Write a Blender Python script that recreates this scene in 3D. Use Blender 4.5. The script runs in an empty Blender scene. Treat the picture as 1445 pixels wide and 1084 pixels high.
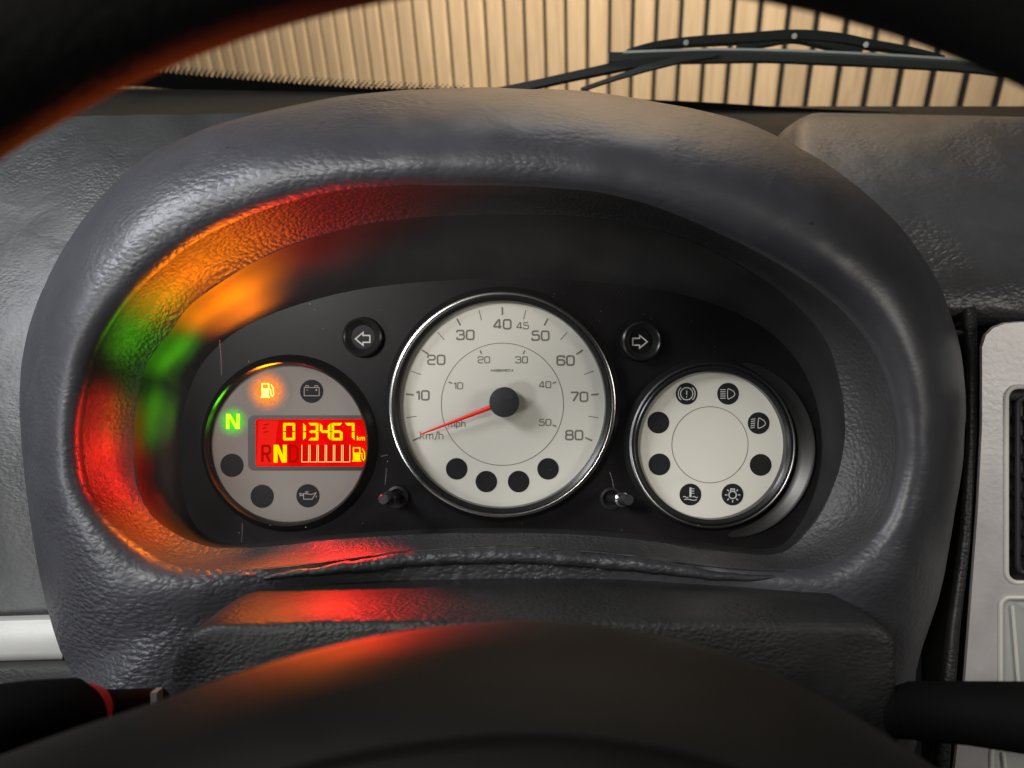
import bpy, bmesh, math, random
from mathutils import Matrix, Vector, noise
random.seed(7)
sc = bpy.context.scene
col = sc.collection
R = math.radians

# ------------------------------------------------------------------ frame of the instrument panel (millimetres), laid back like the real one
F = 1134.0            # focal length in photograph pixels
CU, CV = 722.5, 542.0
D = 378.0             # camera to dial faces, mm
TILT = R(27)
s_, c_ = math.sin(TILT), math.cos(TILT)
PM = Matrix(((1, 0, 0, 0), (0, s_, -c_, 0), (0, c_, s_, 1.0), (0, 0, 0, 1)))

def P(u, v, z=0.0):                       # measured position -> panel millimetres
    d = D - z
    return Vector(((u - CU) * d / F, (CV - v) * d / F, z))
def W(p):                                 # panel mm -> world metres
    return PM @ (Vector(p) * 0.001)

# ------------------------------------------------------------------ camera
cam = bpy.data.cameras.new('camera'); camo = bpy.data.objects.new('camera', cam); col.objects.link(camo)
camo.matrix_world = PM @ Matrix.Translation((0, 0, D * 0.001))
cam.sensor_width = 36.0; cam.lens = 36.0 * F / 1445.0
cam.clip_start = 0.005; cam.clip_end = 60
cam.dof.use_dof = True; cam.dof.focus_distance = 0.372; cam.dof.aperture_fstop = 11.5
sc.camera = camo

# ------------------------------------------------------------------ world and lamps
wd = bpy.data.worlds.new('World'); sc.world = wd; wd.use_nodes = True
bg = wd.node_tree.nodes['Background']; bg.inputs[0].default_value = (0.75, 0.85, 1, 1); bg.inputs[1].default_value = 0.005
sc.view_settings.view_transform = 'Standard'; sc.view_settings.look = 'None'
sc.view_settings.exposure = 0.0; sc.view_settings.gamma = 1.0
sc.cycles.use_denoising = True; sc.cycles.max_bounces = 8; sc.cycles.sample_clamp_indirect = 3.0
sc.cycles.transparent_max_bounces = 12

def area(name, pos, target, size, watts, color, size_y=None, spread=180):   # world metres
    l = bpy.data.lights.new(name, 'AREA'); l.energy = watts; l.color = color
    l.shape = 'RECTANGLE'; l.size = size; l.size_y = size_y or size; l.spread = R(spread)
    o = bpy.data.objects.new(name, l); col.objects.link(o)
    pos, target = Vector(pos), Vector(target)
    o.matrix_world = Matrix.Translation(pos) @ (target - pos).to_track_quat('-Z', 'Y').to_matrix().to_4x4()
    return o
area('window_light_left', W((-440, 270, 280)), W((-100, 20, 0)), 0.20, 2.9, (0.92, 0.95, 1.0), 0.16)
area('cabin_light', W((-330, 190, 800)), W((0, 0, 0)), 0.16, 4.7, (1.0, 0.97, 0.92), 0.12)
area('window_light_right', W((520, 70, 420)), W((180, 0, 0)), 0.18, 0.9, (1.0, 0.95, 0.86), 0.14)
area('added_light_low_left', W((-430, -170, 430)), W((-150, -100, 20)), 0.12, 0.9, (0.95, 0.97, 1.0), 0.09)  # added lamp for the lower-left hood highlights; no door light is known
area('ceiling_light_front', (0.3, 0.8, 2.3), (0.1, 0.1, 1.0), 0.8, 3.4, (0.93, 0.96, 1.0), 0.5)
area('ceiling_light_wall', (0.1, 0.85, 2.75), (-0.05, 2.3, 1.15), 1.0, 74.0, (1.0, 0.915, 0.81), 0.6, 115)

def spot(name, p, t, watts, color, ang, blend=1.0, r=0.005):    # lit warning lamps of the dials
    l = bpy.data.lights.new(name, 'SPOT'); l.energy = watts; l.color = color
    l.spot_size = R(ang); l.spot_blend = blend; l.shadow_soft_size = r
    o = bpy.data.objects.new(name, l); col.objects.link(o)
    a, b = W(p), W(t)
    o.matrix_world = Matrix.Translation(a) @ (b - a).to_track_quat('-Z', 'Y').to_matrix().to_4x4()
RED, AMB, GRN = (1, 0.02, 0.01), (1, 0.20, 0.0), (0.17, 1, 0.01)
LED = [  # name, lamp (u,v,z), target (u,v,z), watts, colour, cone
    ('green_lamp', (329, 590, 8), (236, 485, 22), 0.11, GRN, 56),
    ('green_lamp', (329, 590, 8), (216, 548, 13), 0.10, GRN, 58),
    ('green_lamp', (329, 596, 8), (212, 592, 12), 0.05, GRN, 56),
    ('amber_lamp', (376, 548, 8), (322, 425, 22), 0.54, AMB, 84),
    ('display_lamp', (372, 615, 8), (150, 605, 36), 0.30, RED, 38),
    ('display_lamp', (372, 630, 8), (142, 670, 36), 0.40, RED, 40),
    ('display_lamp', (372, 645, 8), (165, 745, 35), 0.46, RED, 44),
    ('display_lamp', (400, 596, 8), (460, 300, 58), 0.50, RED, 62),
    ('display_lamp', (450, 655, 8), (430, 768, 36), 0.26, RED, 66),
    ('display_lamp', (480, 640, 8), (525, 842, 60), 0.55, RED, 56),
    ('amber_lamp', (378, 570, 8), (385, 842, 60), 0.50, AMB, 44),
    ('amber_lamp', (376, 566, 8), (245, 775, 34), 0.60, AMB, 54),
    ('display_lamp', (470, 630, 9), (530, 905, 215), 1.15, RED, 21),
    ('amber_lamp', (378, 556, 9), (430, 940, 215), 0.65, AMB, 16),
    ('amber_lamp', (378, 548, 9), (110, 150, 245), 1.0, AMB, 25),
    ('display_lamp', (400, 600, 9), (330, 60, 245), 0.9, RED, 22),
]
for n, p, t, w, c, a in LED:
    spot(n, P(*p), P(*t), w, c, a)

# ------------------------------------------------------------------ materials
def mat(name):
    m = bpy.data.materials.new(name); m.use_nodes = True
    nt = m.node_tree; b = nt.nodes['Principled BSDF']
    return m, nt, b
def nd(nt, t, **k):
    n = nt.nodes.new(t)
    for a, v in k.items(): setattr(n, a, v)
    return n
def plain(name, c, rough=0.5, metal=0.0, spec=0.5, mottled=0.0, scale=40, bump=0.0, bscale=900, coat=0.0):
    m, nt, b = mat(name)
    b.inputs['Base Color'].default_value = (*c, 1); b.inputs['Roughness'].default_value = rough
    b.inputs['Metallic'].default_value = metal; b.inputs['Specular IOR Level'].default_value = spec
    b.inputs['Coat Weight'].default_value = coat
    tc = nd(nt, 'ShaderNodeTexCoord')
    if mottled:
        n = nd(nt, 'ShaderNodeTexNoise'); n.inputs['Scale'].default_value = scale; n.inputs['Detail'].default_value = 6
        nt.links.new(tc.outputs['Object'], n.inputs['Vector'])
        r = nd(nt, 'ShaderNodeValToRGB'); lo = [x * (1 - mottled) for x in c]; hi = [min(1, x * (1 + mottled)) for x in c]
        r.color_ramp.elements[0].position = .3; r.color_ramp.elements[1].position = .7
        r.color_ramp.elements[0].color = (*lo, 1); r.color_ramp.elements[1].color = (*hi, 1)
        nt.links.new(n.outputs['Fac'], r.inputs['Fac']); nt.links.new(r.outputs['Color'], b.inputs['Base Color'])
        mr = nd(nt, 'ShaderNodeMapRange'); mr.inputs['To Min'].default_value = rough * .85; mr.inputs['To Max'].default_value = min(1, rough * 1.2)
        nt.links.new(n.outputs['Fac'], mr.inputs['Value']); nt.links.new(mr.outputs['Result'], b.inputs['Roughness'])
    if bump:
        n2 = nd(nt, 'ShaderNodeTexNoise'); n2.inputs['Scale'].default_value = bscale; n2.inputs['Detail'].default_value = 3
        nt.links.new(tc.outputs['Object'], n2.inputs['Vector'])
        bp = nd(nt, 'ShaderNodeBump'); bp.inputs['Strength'].default_value = bump; bp.inputs['Distance'].default_value = 0.0006
        nt.links.new(n2.outputs['Fac'], bp.inputs['Height']); nt.links.new(bp.outputs['Normal'], b.inputs['Normal'])
    return m

def vinyl(name, c, rough=0.4, grain=0.6, gscale=330, lumps=0.5, spec=0.5, m0=0.42, m1=0.62, aspect=(1, 1.6, 1), wear=0.25, keep=None, nicks=True):
    """aged leather-grain vinyl: worn smooth in places, pebbled and creased in others"""
    m, nt, b = mat(name); L = nt.links
    b.inputs['Specular IOR Level'].default_value = spec
    tc = nd(nt, 'ShaderNodeTexCoord')
    mp = nd(nt, 'ShaderNodeMapping'); mp.inputs['Scale'].default_value = aspect; L.new(tc.outputs['Object'], mp.inputs['Vector'])
    wn = nd(nt, 'ShaderNodeTexNoise'); wn.inputs['Scale'].default_value = 70; wn.inputs['Detail'].default_value = 2
    L.new(tc.outputs['Object'], wn.inputs['Vector'])
    wm = nd(nt, 'ShaderNodeVectorMath', operation='SCALE'); wm.inputs['Scale'].default_value = 0.005; L.new(wn.outputs['Color'], wm.inputs[0])
    wa = nd(nt, 'ShaderNodeVectorMath', operation='ADD'); L.new(mp.outputs['Vector'], wa.inputs[0]); L.new(wm.outputs['Vector'], wa.inputs[1])
    vo = nd(nt, 'ShaderNodeTexVoronoi', feature='SMOOTH_F1'); vo.inputs['Scale'].default_value = gscale
    vo.inputs['Smoothness'].default_value = 0.35; L.new(wa.outputs['Vector'], vo.inputs['Vector'])
    v2 = nd(nt, 'ShaderNodeTexVoronoi', feature='DISTANCE_TO_EDGE'); v2.inputs['Scale'].default_value = gscale * .55; L.new(wa.outputs['Vector'], v2.inputs['Vector'])
    pw = nd(nt, 'ShaderNodeMath', operation='MULTIPLY'); pw.inputs[1].default_value = -1.5; L.new(vo.outputs['Distance'], pw.inputs[0])
    e1 = nd(nt, 'ShaderNodeMapRange'); e1.inputs['From Max'].default_value = .12; e1.inputs['To Max'].default_value = .3; L.new(v2.outputs['Distance'], e1.inputs['Value'])
    ad = nd(nt, 'ShaderNodeMath', operation='ADD'); L.new(pw.outputs[0], ad.inputs[0]); L.new(e1.outputs['Result'], ad.inputs[1])
    # where the grain has survived
    mk = nd(nt, 'ShaderNodeTexNoise'); mk.inputs['Scale'].default_value = 14; mk.inputs['Detail'].default_value = 3
    L.new(tc.outputs['Object'], mk.inputs['Vector'])
    mr = nd(nt, 'ShaderNodeMapRange'); mr.inputs['From Min'].default_value = m0; mr.inputs['From Max'].default_value = m1
    mr.inputs['To Min'].default_value = 0.12; L.new(mk.outputs['Fac'], mr.inputs['Value'])
    if keep:                                      # grain kept where hands never polish it: low down on the moulding
        sx = nd(nt, 'ShaderNodeSeparateXYZ'); L.new(tc.outputs['Object'], sx.inputs[0])
        ky = nd(nt, 'ShaderNodeMapRange', interpolation_type='SMOOTHSTEP'); ky.inputs['From Min'].default_value = keep[0]; ky.inputs['From Max'].default_value = keep[1]
        ky.inputs['To Min'].default_value = 1.0; ky.inputs['To Max'].default_value = keep[2]; L.new(sx.outputs['Y'], ky.inputs['Value'])
        km = nd(nt, 'ShaderNodeMath', operation='MULTIPLY'); kx = nd(nt, 'ShaderNodeMapRange', interpolation_type='SMOOTHSTEP'); kx.inputs['From Min'].default_value = 0.0; kx.inputs['From Max'].default_value = .1
        kx.inputs['To Min'].default_value = 1.0; kx.inputs['To Max'].default_value = .3; L.new(sx.outputs['X'], kx.inputs['Value'])
        k2 = nd(nt, 'ShaderNodeMath', operation='MULTIPLY'); L.new(mr.outputs['Result'], k2.inputs[0]); L.new(kx.outputs['Result'], k2.inputs[1])
        L.new(k2.outputs[0], km.inputs[0]); L.new(ky.outputs['Result'], km.inputs[1]); mrout = km.outputs[0]
    else: mrout = mr.outputs['Result']
    gm = nd(nt, 'ShaderNodeMath', operation='MULTIPLY'); L.new(ad.outputs[0], gm.inputs[0]); L.new(mrout, gm.inputs[1])
    b1 = nd(nt, 'ShaderNodeBump'); b1.inputs['Strength'].default_value = grain; b1.inputs['Distance'].default_value = 0.0012
    L.new(gm.outputs[0], b1.inputs['Height'])
    ln = nd(nt, 'ShaderNodeTexNoise'); ln.inputs['Scale'].default_value = 45; ln.inputs['Detail'].default_value = 5; ln.inputs['Distortion'].default_value = .8
    L.new(tc.outputs['Object'], ln.inputs['Vector'])
    b2 = nd(nt, 'ShaderNodeBump'); b2.inputs['Strength'].default_value = lumps; b2.inputs['Distance'].default_value = 0.004
    L.new(ln.outputs['Fac'], b2.inputs['Height']); L.new(b1.outputs['Normal'], b2.inputs['Normal']); L.new(b2.outputs['Normal'], b.inputs['Normal'])
    cr = nd(nt, 'ShaderNodeValToRGB'); cr.color_ramp.elements[0].position = .3; cr.color_ramp.elements[1].position = .75
    cr.color_ramp.elements[0].color = (*[x * (1 - wear) for x in c], 1); cr.color_ramp.elements[1].color = (*[x * (1 + wear) for x in c], 1)
    L.new(ln.outputs['Fac'], cr.inputs['Fac'])
    vn = nd(nt, 'ShaderNodeTexVoronoi'); vn.inputs['Scale'].default_value = 34; L.new(wa.outputs['Vector'], vn.inputs['Vector'])
    nk = nd(nt, 'ShaderNodeMapRange'); nk.inputs['From Min'].default_value = .025; nk.inputs['From Max'].default_value = .05; nk.inputs['To Min'].default_value = .25 if nicks else 1; L.new(vn.outputs['Distance'], nk.inputs['Value'])
    nm = nd(nt, 'ShaderNodeMix', data_type='RGBA', blend_type='MULTIPLY'); nm.inputs[0].default_value = 1
    L.new(cr.outputs['Color'], nm.inputs[6]); L.new(nk.outputs['Result'], nm.inputs[7]); L.new(nm.outputs[2], b.inputs['Base Color'])
    rr = nd(nt, 'ShaderNodeMapRange'); rr.inputs['To Min'].default_value = rough * .8; rr.inputs['To Max'].default_value = rough * 1.25
    L.new(mk.outputs['Fac'], rr.inputs['Value']); L.new(rr.outputs['Result'], b.inputs['Roughness'])
    return m

def emit(name, c, strength):
    m, nt, b = mat(name); nt.nodes.remove(b)
    e = nd(nt, 'ShaderNodeEmission'); e.inputs[0].default_value = (*c, 1); e.inputs[1].default_value = strength
    nt.links.new(e.outputs[0], nt.nodes['Material Output'].inputs[0])
    return m

def glow(name, face, c, strength, radius, center, tint):
    """translucent dial plastic with a lamp right behind it: light fades with distance from the bulb"""
    m, nt, b = mat(name); L = nt.links
    b.inputs['Base Color'].default_value = (*face, 1); b.inputs['Roughness'].default_value = .6; b.inputs['Specular IOR Level'].default_value = .08
    tc = nd(nt, 'ShaderNodeTexCoord')
    sb = nd(nt, 'ShaderNodeVectorMath', operation='SUBTRACT'); sb.inputs[1].default_value = center; L.new(tc.outputs['Object'], sb.inputs[0])
    ln = nd(nt, 'ShaderNodeVectorMath', operation='LENGTH'); L.new(sb.outputs[0], ln.inputs[0])
    mr = nd(nt, 'ShaderNodeMapRange', interpolation_type='SMOOTHERSTEP'); mr.inputs['From Max'].default_value = radius
    mr.inputs['To Min'].default_value = 1; mr.inputs['To Max'].default_value = 0; L.new(ln.outputs['Value'], mr.inputs['Value'])
    nz = nd(nt, 'ShaderNodeTexNoise'); nz.inputs['Scale'].default_value = 700; L.new(tc.outputs['Object'], nz.inputs['Vector'])
    nr = nd(nt, 'ShaderNodeMapRange'); nr.inputs['To Min'].default_value = .4; nr.inputs['To Max'].default_value = 1.5; L.new(nz.outputs['Fac'], nr.inputs['Value'])
    mu = nd(nt, 'ShaderNodeMath', operation='MULTIPLY'); L.new(mr.outputs['Result'], mu.inputs[0]); L.new(nr.outputs['Result'], mu.inputs[1])
    m2 = nd(nt, 'ShaderNodeMath', operation='MULTIPLY'); m2.inputs[1].default_value = strength; L.new(mu.outputs[0], m2.inputs[0])
    bc = nd(nt, 'ShaderNodeMix', data_type='RGBA'); bc.inputs[6].default_value = (*face, 1); bc.inputs[7].default_value = (*tint, 1)  # base colour tinted along with the halo so the painted glow stays saturated
    L.new(mr.outputs['Result'], bc.inputs[0]); L.new(bc.outputs[2], b.inputs['Base Color'])
    b.inputs['Emission Color'].default_value = (*c, 1); L.new(m2.outputs[0], b.inputs['Emission Strength'])
    return m

def glass(name, fac, rough, tint=(1, 1, 1), tr=0.97):
    m, nt, b = mat(name); nt.nodes.remove(b); L = nt.links
    t = nd(nt, 'ShaderNodeBsdfTransparent'); t.inputs[0].default_value = (*[x * tr for x in tint], 1)
    g = nd(nt, 'ShaderNodeBsdfGlossy'); g.inputs['Roughness'].default_value = rough
    lw = nd(nt, 'ShaderNodeFresnel'); lw.inputs['IOR'].default_value = 1.45
    mu = nd(nt, 'ShaderNodeMath', operation='MULTIPLY'); mu.inputs[1].default_value = fac; L.new(lw.outputs[0], mu.inputs[0])
    mx = nd(nt, 'ShaderNodeMixShader'); L.new(mu.outputs[0], mx.inputs[0]); L.new(t.outputs[0], mx.inputs[1]); L.new(g.outputs[0], mx.inputs[2])
    L.new(mx.outputs[0], nt.nodes['Material Output'].inputs[0])
    return m

def wood():
    m, nt, b = mat('oak_veneer'); L = nt.links
    tc = nd(nt, 'ShaderNodeTexCoord'); oi = nd(nt, 'ShaderNodeObjectInfo')
    mp = nd(nt, 'ShaderNodeMapping'); mp.inputs['Scale'].default_value = (26, 26, 1.6); L.new(tc.outputs['Object'], mp.inputs['Vector'])
    of = nd(nt, 'ShaderNodeVectorMath', operation='ADD'); cb = nd(nt, 'ShaderNodeCombineXYZ')
    rm = nd(nt, 'ShaderNodeMath', operation='MULTIPLY'); rm.inputs[1].default_value = 37; L.new(oi.outputs['Random'], rm.inputs[0])
    L.new(rm.outputs[0], cb.inputs['Z']); L.new(rm.outputs[0], cb.inputs['X']); L.new(mp.outputs['Vector'], of.inputs[0]); L.new(cb.outputs[0], of.inputs[1])
    n = nd(nt, 'ShaderNodeTexNoise'); n.inputs['Scale'].default_value = 3.2; n.inputs['Detail'].default_value = 8; n.inputs['Distortion'].default_value = 1.2
    L.new(of.outputs[0], n.inputs['Vector'])
    r = nd(nt, 'ShaderNodeValToRGB'); r.color_ramp.elements[0].position = .28; r.color_ramp.elements[1].position = .72
    r.color_ramp.elements[0].color = (.42, .285, .165, 1); r.color_ramp.elements[1].color = (.56, .40, .245, 1)
    L.new(n.outputs['Fac'], r.inputs['Fac'])
    hs = nd(nt, 'ShaderNodeHueSaturation'); vm = nd(nt, 'ShaderNodeMapRange'); vm.inputs['To Min'].default_value = .88; vm.inputs['To Max'].default_value = 1.1
    L.new(oi.outputs['Random'], vm.inputs['Value']); L.new(vm.outputs['Result'], hs.inputs['Value']); L.new(r.outputs['Color'], hs.inputs['Color'])
    L.new(hs.outputs['Color'], b.inputs['Base Color']); b.inputs['Roughness'].default_value = .6
    return m

M = {}
M['hood'] = vinyl('hood_vinyl', (.037, .037, .043), .41, .46, 310, .10, m0=.42, m1=.58, aspect=(1, 1.7, 1), wear=.14, keep=(.02, .11, .34))
M['hood_in'] = vinyl('hood_inner_vinyl', (.032, .031, .032), .5, .3, 560, .06, m0=.35, m1=.6, aspect=(1, 1, 1), wear=.15)
M['hood_lip'] = vinyl('torn_lip_vinyl', (.026, .0265, .03), .42, .25, 330, .18, m0=.2, m1=.5)
M['gaptrim'] = vinyl('gap_trim_vinyl', (.016, .016, .017), .45, .25, 420, .15)
M['dash'] = vinyl('dash_vinyl', (.021, .021, .0207), .44, .24, 420, .16, m0=.5, m1=.75, wear=.18)
M['dashpad'] = vinyl('dash_pad_vinyl', (.05, .05, .053), .38, .4, 300, .10, m0=.48, m1=.66, wear=.12)
M['shelf'] = plain('dash_shelf_plastic', (.014, .013, .011), .75, spec=.25, mottled=.25, scale=30)
M['shroud'] = plain('shroud_plastic', (.026, .025, .025), .45, spec=.35, mottled=.15, scale=60, bump=.05, bscale=1500)
M['mask'] = plain('gloss_black_mask', (.011, .010, .011), .34, spec=.09, mottled=.3, scale=25, bump=.02, bscale=300)
M['ringblack'] = plain('bezel_black', (.014, .014, .014), .28)
M['chrome'] = plain('bezel_chrome', (.55, .54, .52), .22, metal=1.0)
M['darkchrome'] = plain('bezel_dark_chrome', (.22, .22, .22), .3, metal=1.0)
M['dial'] = plain('dial_cream', (.62, .60, .525), .6, spec=.12, mottled=.04, scale=18)
M['dialshaded'] = plain('dial_shaded_grey', (.21, .19, .172), .6, spec=.08, mottled=.07, scale=22)  # shade on the left dial, and its dirtier plastic, put into the colour
M['print'] = plain('printed_grey', (.15, .135, .11), .6)
M['printfine'] = plain('printed_fine_line', (.16, .145, .12), .6)
M['spot'] = plain('dark_window', (.016, .0155, .017), .6, spec=.12, mottled=.15, scale=300)
M['icon'] = plain('icon_print', (.55, .53, .5), .6)
M['icondim'] = plain('icon_print_dim', (.30, .25, .23), .6)
M['hub'] = plain('needle_hub_black', (.012, .012, .013), .5, bump=.6, bscale=1800)
M['needle'] = plain('needle_red', (.85, .035, .02), .35)
M['frame'] = plain('display_recess_shade', (.03, .017, .014), .4)  # flat dark frame with the shadow of the recess painted in
M['lcd'] = emit('display_red', (.92, .003, .002), 1.0)
nt = M['lcd'].node_tree; e_ = [n for n in nt.nodes if n.type == 'EMISSION'][0]      # uneven backlight
tc_ = nd(nt, 'ShaderNodeTexCoord'); nz_ = nd(nt, 'ShaderNodeTexNoise'); nz_.inputs['Scale'].default_value = 95; nz_.inputs['Detail'].default_value = 4
mr_ = nd(nt, 'ShaderNodeMapRange'); mr_.inputs['From Min'].default_value = .3; mr_.inputs['From Max'].default_value = .7; mr_.inputs['To Min'].default_value = .72; mr_.inputs['To Max'].default_value = 1.12
nt.links.new(tc_.outputs['Object'], nz_.inputs['Vector']); nt.links.new(nz_.outputs['Fac'], mr_.inputs['Value']); nt.links.new(mr_.outputs['Result'], e_.inputs[1])
M['lcddark'] = emit('display_red_ghost', (.42, .004, .002), 1.0)
M['lcdcell'] = emit('display_red_cell', (.62, .004, .002), 1.0)
M['lcdpale'] = emit('display_red_pale', (.86, .015, .01), 1.0)
M['digit'] = emit('display_digit', (1.0, .86, .0), .98)
M['bar'] = emit('display_bar', (1.0, .72, .22), 1.0)
M['amber'] = emit('amber_symbol', (1.0, .80, .16), 2.4)
M['green'] = emit('green_symbol', (.62, 1.0, .03), 1.3)
M['knob'] = plain('knob_black', (.016, .016, .017), .35)
M['rubber'] = plain('black_plastic', (.010, .010, .010), .45, bump=.1, bscale=700)
M['rim'] = vinyl('rim_leather', (.004, .0038, .0036), .8, .15, 500, .05, spec=.12)
M['hubpad'] = plain('hub_pad_plastic', (.0045, .0041, .0037), .6, spec=.15, mottled=.15, scale=40, bump=.15, bscale=1200)
M['cowl'] = vinyl('cowl_plastic', (.015, .0148, .0145), .5, .35, 480, .25, spec=.3)
M['stalk'] = plain('stalk_black', (.0025, .0025, .0025), .7, spec=.05)
M['redmark'] = plain('red_mark', (.35, .012, .005), .5)
M['tab'] = plain('grey_tab', (.15, .125, .10), .6)
M['silver'] = plain('silver_paint', (.49, .47, .475), .38, metal=.15, mottled=.08, scale=60, bump=.22, bscale=420)
M['silverrim'] = plain('bare_edge', (.66, .65, .60), .35)
M['pocket'] = plain('pocket_silver', (.50, .51, .50), .3, metal=.15, mottled=.1, scale=40)
M['trim'] = plain('trim_silver', (.42, .415, .39), .4, metal=.15, mottled=.08, scale=30, bump=.08)
M['ventblack'] = plain('vent_black', (.008, .008, .008), .5)
M['louvre'] = plain('louvre_dark', (.035, .036, .035), .4)
M['lens'] = glass('cluster_lens', .03, .06, tr=.985)
M['glass'] = glass('windscreen_glass', .25, .02, (.97, 1, .98), .96)
M['frit'] = plain('black_frit', (.004, .004, .004), .5)
M['wiper'] = plain('wiper_black', (.022, .024, .024), .38)
M['wipergrey'] = plain('wiper_grey', (.035, .038, .037), .4)
M['rivet'] = plain('steel_rivet', (.6, .6, .58), .3, metal=.8)
M['felt'] = plain('black_felt', (.008, .007, .006), .95)
M['dust'] = plain('dust_grey', (.35, .33, .3), .8)
M['wood'] = wood()

# ------------------------------------------------------------------ mesh helpers
class B:
    def __init__(s): s.v = []; s.f = []; s.k = 0
    def add(s, vs, fs):
        n = len(s.v); s.v += [Vector(v) for v in vs]; s.f += [tuple(i + n for i in f) for f in fs]; return s
    def quadstrip(s, a, b, closed=False):
        n = len(a); vs = list(a) + list(b); m = n if closed else n - 1
        return s.add(vs, [(i, (i + 1) % n, n + (i + 1) % n, n + i) for i in range(m)])
    def loft(s, rows, closed=False):
        n = len(rows[0]); vs = [p for r in rows for p in r]; m = n if closed else n - 1
        return s.add(vs, [(j * n + i, j * n + (i + 1) % n, (j + 1) * n + (i + 1) % n, (j + 1) * n + i) for j in range(len(rows) - 1) for i in range(m)])
    def fan(s, pts, c=None):
        pts = list(pts); c = c or sum((Vector(p) for p in pts), Vector()) / len(pts)
        n = len(pts); return s.add(pts + [c], [(i, (i + 1) % n, n) for i in range(n)])
    def disc(s, c, r, n=48, z=0):
        return s.fan([Vector((c[0] + r * math.cos(2 * math.pi * i / n), c[1] + r * math.sin(2 * math.pi * i / n), z)) for i in range(n)], Vector((c[0], c[1], z)))
    def lathe(s, c, prof, n=96, a0=0.0, a1=360.0):
        full = abs(a1 - a0 - 360) < 1e-6; m = n if full else n + 1
        rows = [[Vector((c[0] + r * math.cos(R(a0 + (a1 - a0) * i / n)), c[1] + r * math.sin(R(a0 + (a1 - a0) * i / n)), z)) for i in range(m)] for r, z in prof]
        return s.loft(rows, full)
    def tube(s, pts, rad, n=12, caps=True):
        pts = [Vector(p) for p in pts]; rows = []
        rads = rad if isinstance(rad, (list, tuple)) else [rad] * len(pts)
        up = None
        for i, p in enumerate(pts):
            t = (pts[min(i + 1, len(pts) - 1)] - pts[max(i - 1, 0)]).normalized()
            if up is None: up = Vector((0, 0, 1)) if abs(t.z) < .9 else Vector((0, 1, 0))
            a = t.cross(up).normalized(); b = a.cross(t).normalized(); up = b
            rows.append([p + (a * math.cos(2 * math.pi * k / n) + b * math.sin(2 * math.pi * k / n)) * rads[i] for k in range(n)])
        s.loft(rows, True)
        if caps: s.fan(rows[0]); s.fan(rows[-1])
        return s
    def bar(s, pts, w, h):                        # rectangular section: w across (in panel plane), h in depth
        pts = [Vector(p) for p in pts]; rows = []
        for i, p in enumerate(pts):
            t = (pts[min(i + 1, len(pts) - 1)] - pts[max(i - 1, 0)]); t.normalize()
            a = Vector((-t.y, t.x, 0)); a.normalize(); b = Vector((0, 0, 1))
            ww = w[i] if isinstance(w, (list, tuple)) else w
            rows.append([p + a * ww / 2 * x + b * h / 2 * y for x, y in ((-1, -1), (1, -1), (1, 1), (-1, 1))])
        s.loft(rows, True); s.add(rows[0], [(0, 1, 2, 3)]); s.add(rows[-1], [(0, 1, 2, 3)])
        return s
    def stroke(s, pts, w, z, closed=False):       # printed line in the panel plane
        pts = [Vector((p[0], p[1])) for p in pts]; q = [pts[0]]
        for p in pts[1:]:
            if (p - q[-1]).length > 1e-4: q.append(p)
        if closed and (q[0] - q[-1]).length < 1e-4: q.pop()
        pts = q; n = len(pts); A = []; C = []
        z += s.k * 0.004; s.k += 1
        for i, p in enumerate(pts):
            if closed: d0 = (p - pts[i - 1]).normalized(); d1 = (pts[(i + 1) % n] - p).normalized()
            else:
                d0 = (p - pts[i - 1]).normalized() if i else (pts[1] - p).normalized()
                d1 = (pts[i + 1] - p).normalized() if i < n - 1 else d0
            n0 = Vector((-d0.y, d0.x)); n1 = Vector((-d1.y, d1.x)); m = (n0 + n1)
            m = m.normalized() if m.length > 1e-6 else n0
            k = min(2.2, 1 / max(.3, m.dot(n0))) * w / 2
            A.append(Vector((p.x + m.x * k, p.y + m.y * k, z))); C.append(Vector((p.x - m.x * k, p.y - m.y * k, z)))
        return s.quadstrip(A, C, closed)
    def poly(s, pts, z):
        s.add([(p[0], p[1], z) for p in pts], [tuple(range(len(pts)))]); return s
    def build(s, name, m, parent=None, smooth=True, root=None, props=None):
        root = root or parent
        p0 = Vector(root['p0']) if root is not None and 'p0' in root else Vector((0, 0, 0))
        me = bpy.data.meshes.new(name); me.from_pydata([tuple((v - p0) * .001) for v in s.v], [], s.f)
        bm = bmesh.new(); bm.from_mesh(me); bmesh.ops.remove_doubles(bm, verts=bm.verts, dist=1e-6)
        bmesh.ops.recalc_face_normals(bm, faces=bm.faces); bm.to_mesh(me); bm.free()
        if smooth:
            me.polygons.foreach_set('use_smooth', [True] * len(me.polygons))
            try: me.set_sharp_from_angle(angle=R(38))
            except Exception: pass
        me.materials.append(m)
        o = bpy.data.objects.new(name, me); col.objects.link(o)
        if parent is not None:
            o.parent = parent
            if 'p0' not in parent.keys(): o['p0'] = tuple(p0)
        else: o.matrix_world = PM @ Matrix.Translation(p0 * .001)
        o['p0'] = tuple(p0)
        for k, x in (props or {}).items(): o[k] = x
        return o
def flat_front(o):                               # printed pieces face the viewer
    for p in o.data.polygons:
        pass
    me = o.data
    bm = bmesh.new(); bm.from_mesh(me)
    for f in bm.faces:
        if f.normal.z < 0: f.normal_flip()
    bm.to_mesh(me); bm.free(); return o
def thing(name, p0, label, cat):
    o = bpy.data.objects.new(name, None); col.objects.link(o); o.empty_display_size = .02
    o.matrix_world = PM @ Matrix.Translation(Vector(p0) * .001)
    o['p0'] = tuple(p0); o['label'] = label; o['category'] = cat
    return o

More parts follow.
